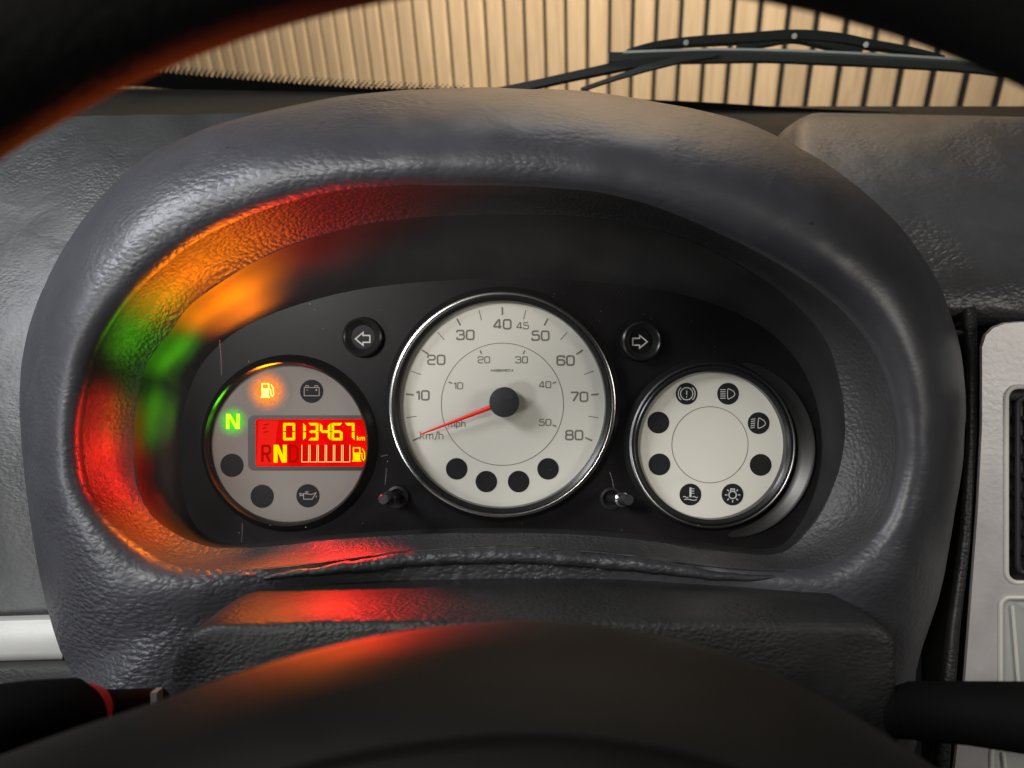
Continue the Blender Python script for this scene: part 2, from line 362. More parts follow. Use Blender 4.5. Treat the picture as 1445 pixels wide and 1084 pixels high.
def crom(pts, n, closed=True):                   # Catmull-Rom through points
    m = len(pts); out = []; segs = m if closed else m - 1
    g = (lambda i: pts[i % m]) if closed else (lambda i: pts[max(0, min(m - 1, i))])
    for i in range(segs):
        a, b, c, d = g(i - 1), g(i), g(i + 1), g(i + 2)
        for k in range(n):
            t = k / n
            out.append(tuple(.5 * ((2 * b[j]) + (-a[j] + c[j]) * t + (2 * a[j] - 5 * b[j] + 4 * c[j] - d[j]) * t * t + (-a[j] + 3 * b[j] - 3 * c[j] + d[j]) * t ** 3) for j in range(len(b))))
    if not closed: out.append(tuple(pts[-1]))
    return out
CEN = (711.0, 575.0)
NA = 288
def by_angle(pts, n=NA, cen=CEN):                # closed curve -> one point per direction
    d = crom(pts, 16); out = []
    ang = [math.atan2(-(p[1] - cen[1]), p[0] - cen[0]) for p in d]
    for i in range(n):
        th = -math.pi + 2 * math.pi * i / n
        best = None
        for k in range(len(d)):
            a0, a1 = ang[k], ang[(k + 1) % len(d)]
            da = (a1 - a0 + math.pi) % (2 * math.pi) - math.pi
            x = (th - a0 + math.pi) % (2 * math.pi) - math.pi
            if abs(da) > 1e-9 and 0 <= x / da <= 1:
                t = x / da; p, q = d[k], d[(k + 1) % len(d)]
                c = (p[0] + (q[0] - p[0]) * t, p[1] + (q[1] - p[1]) * t)
                if best is None or math.hypot(c[0] - cen[0], c[1] - cen[1]) > math.hypot(best[0] - cen[0], best[1] - cen[1]): best = c
        out.append(best or out[-1])
    return out
def fbm(p, s, o=3):
    return noise.fractal(Vector(p) * s, 1.0, 2.0, o)

# glyphs: square rounded dial numerals, plain thin letters
def arcs(pts, r, closed=False):
    pts = [Vector(p) for p in pts]; n = len(pts); out = []
    for i, p in enumerate(pts):
        if not closed and i in (0, n - 1): out.append(p); continue
        a, b = pts[i - 1], pts[(i + 1) % n]; da, db = (a - p), (b - p)
        rr = min(r, da.length / 2, db.length / 2); q0 = p + da.normalized() * rr; q1 = p + db.normalized() * rr
        for k in range(6):
            t = k / 5; out.append(q0 * (1 - t) ** 2 + p * 2 * t * (1 - t) + q1 * t * t)
    return out
G = {
 '0': [([(0, 0), (.8, 0), (.8, 1), (0, 1)], 1)], '1': [([(.12, .78), (.42, 1), (.42, 0)], 0)],
 '2': [([(0, .70), (0, 1), (.8, 1), (.8, .5), (0, .5), (0, 0), (.82, 0)], 0)],
 '3': [([(0, .75), (0, 1), (.76, 1), (.76, .53), (.25, .53)], 0), ([(.5, .53), (.8, .53), (.8, 0), (0, 0), (0, .26)], 0)],
 '4': [([(.62, 0), (.62, 1), (.5, 1), (0, .3), (0, .22), (.85, .22)], 0)],
 '5': [([(.76, 1), (.05, 1), (.03, .57), (.8, .6), (.8, 0), (0, 0), (0, .25)], 0)],
 '6': [([(.78, .78), (.78, 1), (0, 1), (0, 0), (.8, 0), (.8, .57), (.02, .57)], 0)],
 '7': [([(0, 1), (.8, 1), (.8, .85), (.28, 0)], 0)],
 '8': [([(.03, .54), (.77, .54), (.77, 1), (.03, 1)], 1), ([(0, 0), (.8, 0), (.8, .54), (0, .54)], 1)],
 'k': [([(0, 0), (0, 1)], 0), ([(.5, .66), (.03, .28)], 0), ([(.2, .42), (.52, 0)], 0)],
 'm': [([(0, 0), (0, .68)], 0), ([(0, .5), (0, .66), (.42, .66), (.42, 0)], 0), ([(.42, .5), (.42, .66), (.84, .66), (.84, 0)], 0)],
 'h': [([(0, 0), (0, 1)], 0), ([(0, .5), (0, .66), (.5, .66), (.5, 0)], 0)],
 'p': [([(0, -.28), (0, .68)], 0), ([(0, 0), (.52, 0), (.52, .66), (0, .66)], 1)],
 '/': [([(0, -.08), (.34, 1.02)], 0)],
 'A': [([(0, 0), (.4, 1), (.8, 0)], 0), ([(.15, .32), (.65, .32)], 0)],
 'B': [([(0, 0), (0, 1), (.7, 1), (.7, .53), (0, .53)], 0), ([(0, .53), (.78, .53), (.78, 0), (0, 0)], 0)],
 'K': [([(0, 0), (0, 1)], 0), ([(.75, 1), (.03, .45)], 0), ([(.25, .58), (.8, 0)], 0)],
 'M': [([(0, 0), (0, 1), (.45, .25), (.9, 1), (.9, 0)], 0)],
 'O': [([(0, 0), (.85, 0), (.85, 1), (0, 1)], 1)], 'T': [([(0, 1), (.8, 1)], 0), ([(.4, 1), (.4, 0)], 0)],
}
ADV = {'1': .72, 'm': 1.12, 'h': .78, 'k': .76, '/': .5, 'p': .8, 'M': 1.2, 'O': 1.12}
def text(b, s, c, h, w, z, rad=.24, gap=.27):
    tot = sum(ADV.get(ch, 1.08) for ch in s) - gap; x = -tot / 2
    for ch in s:
        for pts, cl in G[ch]:
            pr = arcs(pts, 0 if ch in 'AKM/' else rad, bool(cl)) if len(pts) > 2 and ch not in 'AKM' else [Vector(p) for p in pts]
            b.stroke([(c[0] + (x + p.x) * h, c[1] + (p.y - .5) * h) for p in pr], w, z, bool(cl))
        x += ADV.get(ch, 1.08)
    return b
def tomm(u, v): p = P(u, v, 0); return (p.x, p.y)
PX = D / F

# ------------------------------------------------------------------ the wall of timber slats beyond the windscreen (world metres)
cw = camo.matrix_world.translation.copy()
phi = R(57); PIT = .064; SW = .0505
wp0 = Vector((cw.x, cw.y + 2.36, 0)); wdir = Vector((-math.sin(phi), math.cos(phi), 0)); wn = Vector((-math.cos(phi), -math.sin(phi), 0))
wm = Matrix((( wdir.x, -wn.x, 0, wp0.x), (wdir.y, -wn.y, 0, wp0.y), (0, 0, 1, 0), (0, 0, 0, 1)))   # x along, y away from the car
def wbox(x0, x1, y0, y1, z0, z1, bev=0):
    bm = bmesh.new(); bmesh.ops.create_cube(bm, size=1)
    for v in bm.verts: v.co = Vector((x0 + (v.co.x + .5) * (x1 - x0), y0 + (v.co.y + .5) * (y1 - y0), z0 + (v.co.z + .5) * (z1 - z0)))
    if bev: bmesh.ops.bevel(bm, geom=[e for e in bm.edges], offset=bev, segments=2, affect='EDGES')
    me = bpy.data.meshes.new('m'); bm.to_mesh(me); bm.free(); return me
wme = wbox(-1.9, 9, 0.022, 0.10, -.2, 3.2); wme.materials.append(M['felt'])
wm = wm @ Matrix.Translation((0, 0, 1.25)) @ Matrix.Rotation(R(5), 4, 'X') @ Matrix.Translation((0, 0, -1.25))
wall = bpy.data.objects.new('wall', wme); col.objects.link(wall); wall.matrix_world = wm
wall['kind'] = 'structure'; wall['label'] = 'pale oak slat wall with black felt gaps beyond the windscreen'
sme = wbox(-SW / 2, SW / 2, .008, .0215, .02, 3.1, .003); sme.materials.append(M['wood']); sme.name = 'slat'
for i in range(-19, 92):
    o = bpy.data.objects.new('slat', sme); col.objects.link(o); o.parent = wall
    o.location = (i * PIT + .012, 0, 0)

# ------------------------------------------------------------------ dashboard
dash = thing('dashboard', P(160, 900, -90), 'dark grey vinyl dashboard running behind the instrument hood, with silver strip at left', 'dashboard')
b = B(); rows = []
for k in range(0, 41):                            # left face, from the crease at the top down to the knee
    t = k / 40
    v = 168 + (1000 - 168) * t; z = -118 + 78 * (1 - (1 - t) ** 2.2)
    row = []
    for i in range(0, 41):
        u = -190 + 640 * i / 40
        p = P(u, v + (0 if k else 0) - 10 * (1 - t) * (i / 40), z); p.z += 1.6 * fbm(p, .02) + .5 * fbm(p, .07)
        row.append(p)
    rows.append(row)
top0 = rows[0]
rows.insert(0, [Vector((p.x, p.y - 4, p.z - 10)) for p in top0])
b.loft(rows); b.build('lower_panel', M['dash'], dash)
# shelf: horizontal ledge under the glass
hs = Vector((0, s_, -c_))
b = B(); rows = []
for k in range(0, 9):
    t = k / 8; row = []
    for i in range(0, 41):
        u = -260 + 2100 * i / 40
        a = P(u, 178, -118); row.append(a + Vector((0, s_, -c_)) * (t * 205) + Vector((0, -3 - 15 * max(0, min(1, (u - 700) / 280)) + .8 * math.sin(t * 9), 0)))
    rows.append(row)
b.loft(rows); b.build('shelf', M['shelf'], dash)
b = B()
for (ua, va, ub, vb, z) in ((900, 168, 1400, 182, -255),):
    b.bar([P(ua, va, z), P(ub, vb, z)], 3.2, 14)
b.build('demister_strip', M['dashpad'], dash)
# right pad: raised rounded block
def rpad():
    b = B(); rows = []
    prof = [(196, -205, 0), (172, -200, 0), (162, -180, 0), (160, -150, 0), (190, -118, 0), (240, -88, 0), (300, -66, 0), (360, -48, 0), (410, -38, 0), (440, -40, 0), (462, -62, 0), (470, -110, 0)]
    pr = crom(prof, 5, False)
    left = {0: 1118}
    for (v, z, _) in pr:
        row = []
        ul = 1117 + 22 * (1 - math.sqrt(max(0, 1 - (max(0, 184 - v) / 24) ** 2)))
        for i in range(49):
            t = i / 48; e = 1 - min(1, t / .06) if t < .06 else 0
            u = ul + (1780 - ul) * t ** 1.25
            p = P(u, v + 2.0 * t * 6, z); p.z -= 26 * (1 - math.sqrt(max(0, 1 - e * e)))
            p.z += 1.3 * fbm(p, .025) + .35 * fbm(p, .09)
            row.append(p)
        rows.append(row)
    b.loft(rows)
    b.quadstrip([r[0] for r in rows], [Vector((r[0].x + 2, r[0].y - 2, r[0].z - 60)) for r in rows])
    return b
rpad().build('passenger_pad', M['dashpad'], dash)
b = B()                                           # dark trim strips between hood and console
b.tube([P(1366, 440, -40), P(1372, 500, -22), P(1371, 620, -18), P(1362, 760, -16), P(1346, 880, -14), P(1334, 1000, -12), P(1322, 1130, -10)], [4, 2.4, 2.3, 2.5, 3, 3.6, 4.4], 14)
b.build('gap_trim', M['gaptrim'], dash)
b = B(); b.loft([[P(1300, v, -60) for v in (380, 700, 1150)], [P(1480, v, -60) for v in (380, 700, 1150)]]); b.build('backing', M['ventblack'], dash)
b = B()                                           # silver strip at the left
rows = []
for (v, dz) in ((867, -6), (871, 0), (874, 2.2), (880, 3), (920, 2.4), (927, 1), (931, -4)):
    rows.append([P(u, v + 7 - 7 * (u + 150) / 240 + .000 * u, -30 + dz) for u in (-150, -80, -20, 40, 88)])
b.loft(rows); b.build('silver_strip', M['trim'], dash)
b = B(); rows = []
for (v, dz) in ((929, -4), (934, 4), (942, 7), (955, 7), (990, 4), (1060, 0), (1150, -4)):
    rows.append([P(u, v + 7 - 7 * (u + 150) / 240, -32 + dz) for u in (-150, -60, 0, 60, 120)])
b.loft(rows); b.build('knee_rail', M['dash'], dash)

# ------------------------------------------------------------------ centre console (silver)
con = thing('centre_console', P(1420, 960, -15), 'worn silver centre console panel with black air vent right of the instrument hood', 'console')
ZC = -12
def rrect(u0, v0, u1, v1, r, n=6):
    out = []
    for cx, cy, a in ((u1 - r, v0 + r, 270), (u1 - r, v1 - r, 0), (u0 + r, v1 - r, 90), (u0 + r, v0 + r, 180)):
        for k in range(n + 1):
            t = R(a + 90 * k / n); out.append((cx + r * math.cos(t), cy + r * math.sin(t)))
    return out
outer = [(1800, 455), (1440, 455), (1418, 457), (1402, 463), (1391, 474), (1386, 490), (1386, 600), (1380, 720), (1371, 840), (1362, 960), (1350, 1060), (1340, 1160), (1800, 1160)]
holes = [rrect(1420, 546, 1720, 822, 16), rrect(1412, 843, 1720, 1010, 12), rrect(1399, 1052, 1720, 1300, 10)]
bm = bmesh.new(); ed = []
def addloop(pts, z):
    vs = [bm.verts.new(P(u, v, z)) for u, v in pts]
    for i in range(len(vs)): ed.append(bm.edges.new((vs[i], vs[(i + 1) % len(vs)])))
addloop(outer, ZC)
for h in holes[:2]: addloop(h, ZC)
h3 = rrect(1399, 1052, 1720, 1150, 10); addloop(h3, ZC)
res = bmesh.ops.triangle_fill(bm, use_beauty=True, use_dissolve=False, edges=ed)
bm.verts.index_update()
b = B(); b.add([v.co.copy() for v in bm.verts], [tuple(v.index for v in f.verts) for f in bm.faces]); bm.free()
b.quadstrip([P(u, v, ZC) for u, v in outer], [P(u - 3.5, v - 1.5, ZC - 3) for u, v in outer])
b.quadstrip([P(u - 3.5, v - 1.5, ZC - 3) for u, v in outer], [P(u - 3, v, ZC - 30) for u, v in outer])
plate = b.build('console_plate', M['silver'], con)
for nm, h, wall_m, dep in (('vent_rim', holes[0], 'silverrim', 4), ('pocket_rim', holes[1], 'silverrim', 3), ('pocket_rim', h3, 'silverrim', 3)):
    b = B(); pts = [P(u, v, ZC + .3) for u, v in h]; b.tube(pts + [pts[0], pts[1]], 1.15, 8, False)
    b.build(nm, M[wall_m], con)
b = B(); inn = [P(u, v, ZC - 22) for u, v in holes[0]]
b.quadstrip([P(u, v, ZC) for u, v in holes[0]], inn, True); b.fan(inn)
vent = b.build('air_vent', M['ventblack'], con, smooth=False)
b = B(); r1 = rrect(1436, 562, 1714, 808, 10); pts = [P(u, v, ZC - 10) for u, v in r1]; b.tube(pts + pts[:2], 1.3, 8, False); b.build('vent_frame', M['louvre'], vent, root=vent)
for k in range(8):
    v = 590 + 27 * k
    b = B(); b.bar([P(1437, v, ZC - 12), P(1712, v, ZC - 12)], 1.5, 9); b.build('louvre', M['louvre'], vent, smooth=False, root=vent)
for k in range(4):
    b = B(); b.bar([P(1452 + 60 * k, 562, ZC - 16), P(1452 + 60 * k, 808, ZC - 16)], 1.6, 8); b.build('louvre', M['louvre'], vent, smooth=False, root=vent)
for h in (holes[1], h3):
    b = B(); m1 = [P(u + (9 if u < 1500 else -9), v + (7 if v < 900 or 1040 < v < 1080 else -7), ZC - 4) for u, v in h]
    b.quadstrip([P(u, v, ZC) for u, v in h], m1, True); b.fan(m1); b.build('pocket', M['pocket'], con)
    b = B(); b.tube([P(u + 17, v, ZC - 3) for u, v in ((h[21][0], h[21][1]), (h[14][0], h[14][1]))], .9, 8); b.build('pocket_ridge', M['silverrim'], con)

# ------------------------------------------------------------------ instrument hood
OUT = [(60, 1080), (100, 965), (85, 920), (70, 870), (52, 790), (38, 700), (30, 620), (28, 550), (36, 480), (55, 420), (90, 350), (140, 280), (200, 225), (270, 190), (340, 165), (430, 145), (530, 131), (620, 125), (711, 124), (800, 128), (880, 137), (960, 150), (1040, 170), (1110, 198), (1180, 240), (1240, 290), (1290, 345), (1325, 400), (1347, 460), (1360, 520), (1363, 590), (1358, 660), (1345, 740), (1328, 830), (1310, 890), (1293, 950), (1270, 1080), (1000, 1080), (711, 1080), (400, 1080)]
LIP = [(118, 620), (124, 560), (140, 500), (170, 445), (215, 390), (270, 345), (330, 313), (400, 288), (470, 272), (560, 263), (650, 261), (740, 262), (830, 270), (900, 285), (970, 310), (1050, 345), (1120, 385), (1180, 430), (1225, 485), (1252, 545), (1263, 610), (1260, 670), (1240, 730), (1200, 775), (1150, 800), (1080, 803), (1000, 797), (920, 786), (820, 776), (720, 771), (600, 775), (500, 786), (400, 799), (310, 804), (240, 796), (190, 765), (150, 725), (125, 680)]
W1 = [(190, 640), (190, 590), (206, 516), (240, 468), (269, 430), (326, 389), (374, 362), (440, 336), (520, 316), (611, 306), (711, 303), (811, 306), (900, 318), (985, 345), (1060, 385), (1118, 424), (1165, 480), (1185, 540), (1192, 600), (1187, 650), (1168, 705), (1140, 748), (1095, 782), (1000, 775), (900, 762), (800, 754), (711, 752), (600, 754), (480, 761), (400, 768), (340, 773), (300, 773), (265, 762), (236, 746), (210, 722), (195, 685)]
PAN = [(256, 620), (262, 570), (285, 515), (325, 475), (370, 450), (430, 428), (510, 409), (610, 398), (711, 394), (811, 397), (910, 407), (1000, 427), (1075, 462), (1125, 510), (1152, 570), (1158, 630), (1150, 690), (1128, 740), (1090, 774), (1000, 766), (900, 754), (800, 747), (711, 745), (600, 747), (480, 754), (400, 762), (340, 768), (300, 762), (272, 735), (258, 690)]
aO, aL, aW, aP = by_angle(OUT), by_angle(LIP), by_angle(W1), by_angle(PAN)
def ang_w(i):                                    # 0 at the bottom, 1 over the top, smooth
    th = -math.pi + 2 * math.pi * i / NA
    return .5 + .5 * math.sin(th)
hood = thing('instrument_hood', P(711, 900, 0), 'dark grey leather-grained vinyl hood arching over the instrument cluster', 'instrument hood')
def sm(a, b_, x): x = max(0, min(1, (x - a) / (b_ - a))); return x * x * (3 - 2 * x)
rows = []
prof = [('B2', 0), ('B1', 0)] + [('M', s / 18) for s in range(0, 19)] + [('L', .35), ('L', .7), ('L', 1.0)]
NP = 6
for kind, s in prof:
    row = []
    for i in range(NA):
        w = ang_w(i); th = -math.pi + 2 * math.pi * i / NA
        bot = sm(.30, .06, w)
        zO = 8 + 8 * w - 18 * bot; zL = 46 + 18 * sm(.4, 1, w) - 12 * bot; bul = 27 + 1 * w - 24 * bot
        zO += 26 * bot
        zW = 22 + 8 * sm(.4, 1, w) - 6 * bot
        o_, l_, w_ = aO[i], aL[i], aW[i]
        if kind == 'M':
            q = (o_[0] + (l_[0] - o_[0]) * s, o_[1] + (l_[1] - o_[1]) * s)
            z = zO + (zL - zO) * s + bul * max(0, math.sin(math.pi * s ** .72)) ** .75
            p = P(*q, z)
        elif kind == 'L':
            q = (l_[0] + (w_[0] - l_[0]) * s, l_[1] + (w_[1] - l_[1]) * s)
            e = 1 - (1 - s) ** 1.6
            p = P(*q, zL + (zW - zL) * (.15 * s + .85 * e))
        else:
            p = P(*o_, zO); k = 8 if kind == 'B1' else 70
            cdir = Vector((-p.x * .06, -p.y * .06 - 0, 0)) * (k / 70)
            p = p + Vector((0, 0, -k)) + cdir - Vector((0, 0, 0))
        lump = .9 * fbm(p, .022, 2) + .35 * fbm(p, .07, 3)
        rim_t = sm(.5, .9, s) * sm(.28, .02, w) if kind == 'M' else 0
        lump += rim_t * 1.2 * fbm(p, .22, 3)
        p.z += lump; p.y += .35 * lump; p.x += .2 * lump
        row.append(p)
    rows.append(row)
b = B(); b.loft(rows[:21], True); hb = b.build('hood_shell', M['hood'], hood)
b = B(); b.loft(rows[20:], True); b.build('inner_lip', M['hood_in'], hood)
# torn dark lip along the bottom of the opening
b = B(); pts = []; rads = []
idx = [i for i in range(NA) if math.radians(-147) < -math.pi + 2 * math.pi * i / NA < math.radians(-30)]
for i in idx:
    w = ang_w(i); bot = sm(.30, .06, w); z = 46 - 12 * bot
    u, v = aL[i]
    p = P(u, v + 13, z + 2.5); p.y += .7 * fbm(p, .12); pts.append(p)
    e = min(1, min(i - idx[0], idx[-1] - i) / 12); rads.append((1.0 + 2.2 * e) * (1 + .12 * fbm(p, .3)))
b.tube(pts, rads, 14); b.build('torn_lip', M['hood_lip'], hood)
b = B(); gp = []; gr = []
for k, i in enumerate(idx):
    w = ang_w(i); p = P(aL[i][0], aL[i][1] + 2, 46 - 12 * sm(.30, .06, w) + 1.5); gp.append(p)
    gr.append(max(.25, (.75 + .55 * fbm(p, .16, 3)) * min(1, min(k, len(idx) - 1 - k) / 14)))
b.tube(gp, gr, 8); b.build('seam_gap', M['ventblack'], hood)

# ------------------------------------------------------------------ instrument cluster
clu = thing('instrument_cluster', P(711, 770, 0), 'black instrument cluster with three round cream dials inside the grey hood', 'instrument cluster')
rows = []
for s in [-.12] + [k / 10 for k in range(11)]:
    row = []
    for i in range(NA):
        w = ang_w(i); bot = sm(.30, .06, w); zW = 22 + 8 * sm(.4, 1, w) - 6 * bot
        a, p_ = aW[i], aP[i]
        if s < 0: row.append(P(a[0] + (a[0] - 711) * .035, a[1] + (a[1] - 575) * .05, zW - 2)); continue
        row.append(P(a[0] + (p_[0] - a[0]) * s, a[1] + (p_[1] - a[1]) * s, (zW + .0) * (1 - s) ** 1.0 * (1 - .2 * math.sin(math.pi * s))))
    rows.append(row)
b = B(); b.loft(rows, True); b.build('shroud', M['shroud'], clu)
b = B(); b.fan([P(aP[i][0] + (aW[i][0] - aP[i][0]) * .06, aP[i][1] + (aW[i][1] - aP[i][1]) * .06, .3) for i in range(NA)], P(711, 580, .3)); b.build('mask_panel', M['mask'], clu, smooth=False)

def ring(nm, parent, uv, r0, r1, r2, r3, h, m, root):  # raised bezel: inner bore r0, crest r1..r2, foot r3 (px)
    b = B(); k = PX
    c = tomm(*uv)
    b.lathe(c, [(r0 * k, .6), (r0 * k + .1, h - 1.2), (r1 * k, h - .4), ((r1 + r2) / 2 * k, h), (r2 * k, h - .4), ((r2 * .5 + r3 * .5) * k, h * .45), (r3 * k, .35)], 128)
    return b.build(nm, m, parent, root=root)
def chrome(nm, parent, uv, r0, r1, z0, z1, root, m='chrome'):
    b = B(); b.lathe(tomm(*uv), [(r0 * PX, z0), ((r0 * .6 + r1 * .4) * PX, z1 - .15), ((r0 * .4 + r1 * .6) * PX, z1), (r1 * PX, z1 - .35)], 128); return b.build(nm, M[m], parent, root=root)
def tickp(c, ang, r0, r1, w, z, nm, parent, m='print'):
    a = R(ang); b = B(); b.stroke([(c[0] + r * PX * math.cos(a), c[1] + r * PX * math.sin(a)) for r in (r0, r1)], w * PX, z)
    return flat_front(b.build(nm, M[m], parent, smooth=False))
def discp(nm, uv, r, z, m, parent, n=48):
    b = B(); b.disc(tomm(*uv), r * PX, n, z); return flat_front(b.build(nm, M[m], parent, smooth=False))

# speedometer
SU = (709, 570.5); sc_ = tomm(*SU)
b = B(); b.disc(sc_, 147 * PX, 128, 1.0); spd = flat_front(b.build('speedometer', M['dial'], clu, smooth=False, props={'label': 'large cream speedometer dial with red needle'}))
ring('bezel', spd, SU, 144, 147, 150, 166, 7.0, M['ringblack'], spd)
chrome('bezel_trim', spd, SU, 149, 156.5, 5.6, 7.4, spd)
for k in range(17):
    a = 202 - 14 * k
    if k % 2 == 0: tickp(sc_, a, 125.5, 136.5, 2.3, 1.1, 'tick_mark', spd)
    else: tickp(sc_, a, 122 if k != 9 else 123, 136.5, 1.2, 1.1, 'tick_mark', spd)
for k in range(1, 6): tickp(sc_, 202.5 - 45 * k, 76.5, 82, 2.0, 1.1, 'tick_mark', spd, 'printfine')
b = B(); b.stroke([(sc_[0] + 86 * PX * math.cos(R(i * 3)), sc_[1] + 86 * PX * math.sin(R(i * 3))) for i in range(120)], .95 * PX, 1.09, True); flat_front(b.build('scale_ring', M['printfine'], spd, smooth=False))
for t, u, v, h, w in (('10', 596, 558, 12.5, 2.4), ('20', 616, 508, 12.5, 2.4), ('30', 657, 473, 12.5, 2.4), ('40', 709, 458, 12.5, 2.4), ('45', 737.5, 460, 8.6, 1.5), ('50', 762.5, 474, 12.5, 2.4), ('60', 798, 509, 12.5, 2.4), ('70', 817, 560, 12.5, 2.4), ('80', 810, 614, 12.5, 2.4),
                      ('10', 646.5, 544.5, 8.6, 1.5), ('20', 683, 508, 8.6, 1.5), ('30', 736, 508, 8.6, 1.5), ('40', 769, 543, 8.6, 1.5), ('50', 769, 596, 8.6, 1.5)):
    b = text(B(), t, tomm(u, v), h * PX, w * PX, 1.1); flat_front(b.build('numeral', M['print' if h > 10 else 'printfine'], spd, smooth=False))
b = text(B(), 'AABBKMOTA', tomm(708.5, 523), 3.3 * PX, .62 * PX, 1.1, .15); flat_front(b.build('lettering', M['print'], spd, smooth=False))
b = text(B(), 'km/h', tomm(609.5, 614.5), 11 * PX, 1.25 * PX, 1.1, .2); flat_front(b.build('lettering', M['print'], spd, smooth=False))
b = text(B(), 'mph', tomm(645, 597.5), 9.5 * PX, 1.3 * PX, 1.1, .2); flat_front(b.build('lettering', M['print'], spd, smooth=False))
for uv in ((644.7, 661.4), (686.4, 679.3), (731.8, 679.3), (773.2, 661.4)): discp('blank_window', uv, 15.2, 1.12, 'spot', spd)
hp = P(711.7, 567.6, 7.5); tp = P(593.5, 613, 5.0)
d = (tp - hp); d.normalize(); n_ = Vector((-d.y, d.x, 0)).normalized()
b = B(); st = hp + d * 4
b.loft([[st + n_ * 1.25, st + Vector((0, 0, .7)), st - n_ * 1.25, st - Vector((0, 0, .5))], [tp + n_ * .38, tp + Vector((0, 0, .3)), tp - n_ * .38, tp - Vector((0, 0, .3))]], True)
e = tp + d * .5; b.add([tp + n_ * .38, tp + Vector((0, 0, .3)), tp - n_ * .38, e], [(0, 1, 3), (1, 2, 3)])
b.build('needle', M['needle'], spd, smooth=False)
b = B(); b.lathe((hp.x, hp.y), [(6.7, 3.2), (6.95, 4.5), (6.95, 8.6), (6.6, 9.2), (5.9, 9.4), (.01, 9.45)], 64)
hubo = b.build('needle_hub', M['hub'], spd)
b = B(); b.lathe((hp.x, hp.y), [(3.0, 1.0), (3.0, 3.2), (6.7, 3.21)], 32); b.build('needle_shaft', M['hub'], spd)
b = B(); g_ = Vector((0, 0, 9.5 - hp.z)); b.bar([hp - d * 5.6 + g_, hp + d * 5.6 + g_], .35, .12); b.build('hub_groove', M['ringblack'], spd, smooth=False)

# warning-lamp dial at the right
RU = (1001, 627.5); rc = tomm(*RU)
b = B(); b.disc(rc, 106 * PX, 128, 1.0); wrn = flat_front(b.build('warning_dial', M['dial'], clu, smooth=False, props={'label': 'cream warning dial with ring of eight dark symbol windows'}))
ring('bezel', wrn, RU, 103, 106, 110, 121, 6.5, M['ringblack'], wrn)
chrome('bezel_trim', wrn, RU, 110, 115.5, 5.0, 6.6, wrn, 'darkchrome')
b = B(); dc = tomm(1004, 632); drows = []
for r_, h_ in ((121, .5), (128, 1.2), (138, 3.2), (142, 3.6), (144, 2.9), (145, .2)):
    drows.append([Vector((dc[0] + (121 + (r_ - 121) * (.25 + .75 * math.sin(math.pi * i / 60) ** .6)) * PX * math.cos(R(-80 + 150 * i / 60)), dc[1] + (121 + (r_ - 121) * (.25 + .75 * math.sin(math.pi * i / 60) ** .6)) * PX * math.sin(R(-80 + 150 * i / 60)), .2 + h_ * math.sin(math.pi * i / 60) ** .7)) for i in range(61)])
b.loft(drows); b.build('bezel_dish', M['ringblack'], wrn, root=wrn)
b = B(); b.stroke([(rc[0] + 53.6 * PX * math.cos(R(i * 3)), rc[1] + 53.6 * PX * math.sin(R(i * 3))) for i in range(120)], 1.0 * PX, 1.09, True); flat_front(b.build('scale_ring', M['printfine'], wrn, smooth=False))
def icon(parent, c_uv, strokes, w, m, name='symbol', z=1.25, sx=1.0, rot=0.0, polys=()):
    c = tomm(*c_uv); b = B(); cr, sr = math.cos(R(rot)), math.sin(R(rot))
    tr = lambda p: (c[0] + (p[0] * cr - p[1] * sr) * PX * sx, c[1] + (p[0] * sr + p[1] * cr) * PX * sx)
    for pts, cl in strokes: b.stroke([tr(p) for p in pts], w * PX, z, cl)
    for pl in polys: b.poly([tr(p) for p in pl], z)
    return flat_front(b.build(name, M[m], parent, smooth=False))
def circ(r, a0=0, a1=360, n=28, cx=0, cy=0):
    return [(cx + r * math.cos(R(a0 + (a1 - a0) * i / n)), cy + r * math.sin(R(a0 + (a1 - a0) * i / n))) for i in range(n + (a1 - a0 < 360))]
WS = [(968.2, 555.7), (1026.5, 555.7), (1069.5, 597.1), (1072.3, 655.8), (1032.8, 697.5), (973.5, 697.5), (929.9, 655.1), (928.4, 596.2)]
for i, uv in enumerate(WS): discp('symbol_window' if i in (0, 1, 2, 4, 5) else 'blank_window', uv, 15.4, 1.12, 'spot', wrn)
icon(wrn, WS[0], [(circ(8.6), True), (circ(11.8, -48, 48), False), (circ(11.8, 132, 228), False), ([(0, 4.8), (0, -1.6)], False), ([(0, -3.8), (0, -5.2)], False)], 1.25, 'icon')
lampD = [(-.5, 6.4), (-.5, -6.2), (3, -6), (7.5, -3.4), (9.4, 0), (7.5, 3.6), (3, 6.2)]
lampD = [(p[0] + 1.5, p[1]) for p in lampD]
icon(wrn, (1025, 556), [(crom(lampD, 5), True)] + [([(-9.5, y), (-2.2, y)], False) for y in (6, 3, 0, -3, -6)], 1.1, 'icon')
icon(wrn, (1068, 597), [(crom(lampD, 5), True)] + [([(-9.6, y - 1.6), (-3.6, y)], False) for y in (6, 3, 0, -3, -6)], 1.1, 'icon', rot=-4)
icon(wrn, WS[4], [(circ(5.2, 0, 360, 28, 0, -.5), True), ([(-2.6, 4), (-2.6, 7.8), (2.6, 7.8), (2.6, 4)], False)] + [([((7.4) * math.cos(R(a)), 7.4 * math.sin(R(a)) - .5), (10.6 * math.cos(R(a)), 10.6 * math.sin(R(a)) - .5)], False) for a in (0, 45, 135, 180, 225, 270, 315)], 1.5, 'icon')
wav = lambda y, x0, x1: [(x0 + (x1 - x0) * i / 16, y + .8 * math.sin(i / 16 * 2 * math.pi)) for i in range(17)]
icon(wrn, WS[5], [([(0, 10), (0, -3.5)], False)], 2.8, 'icon')
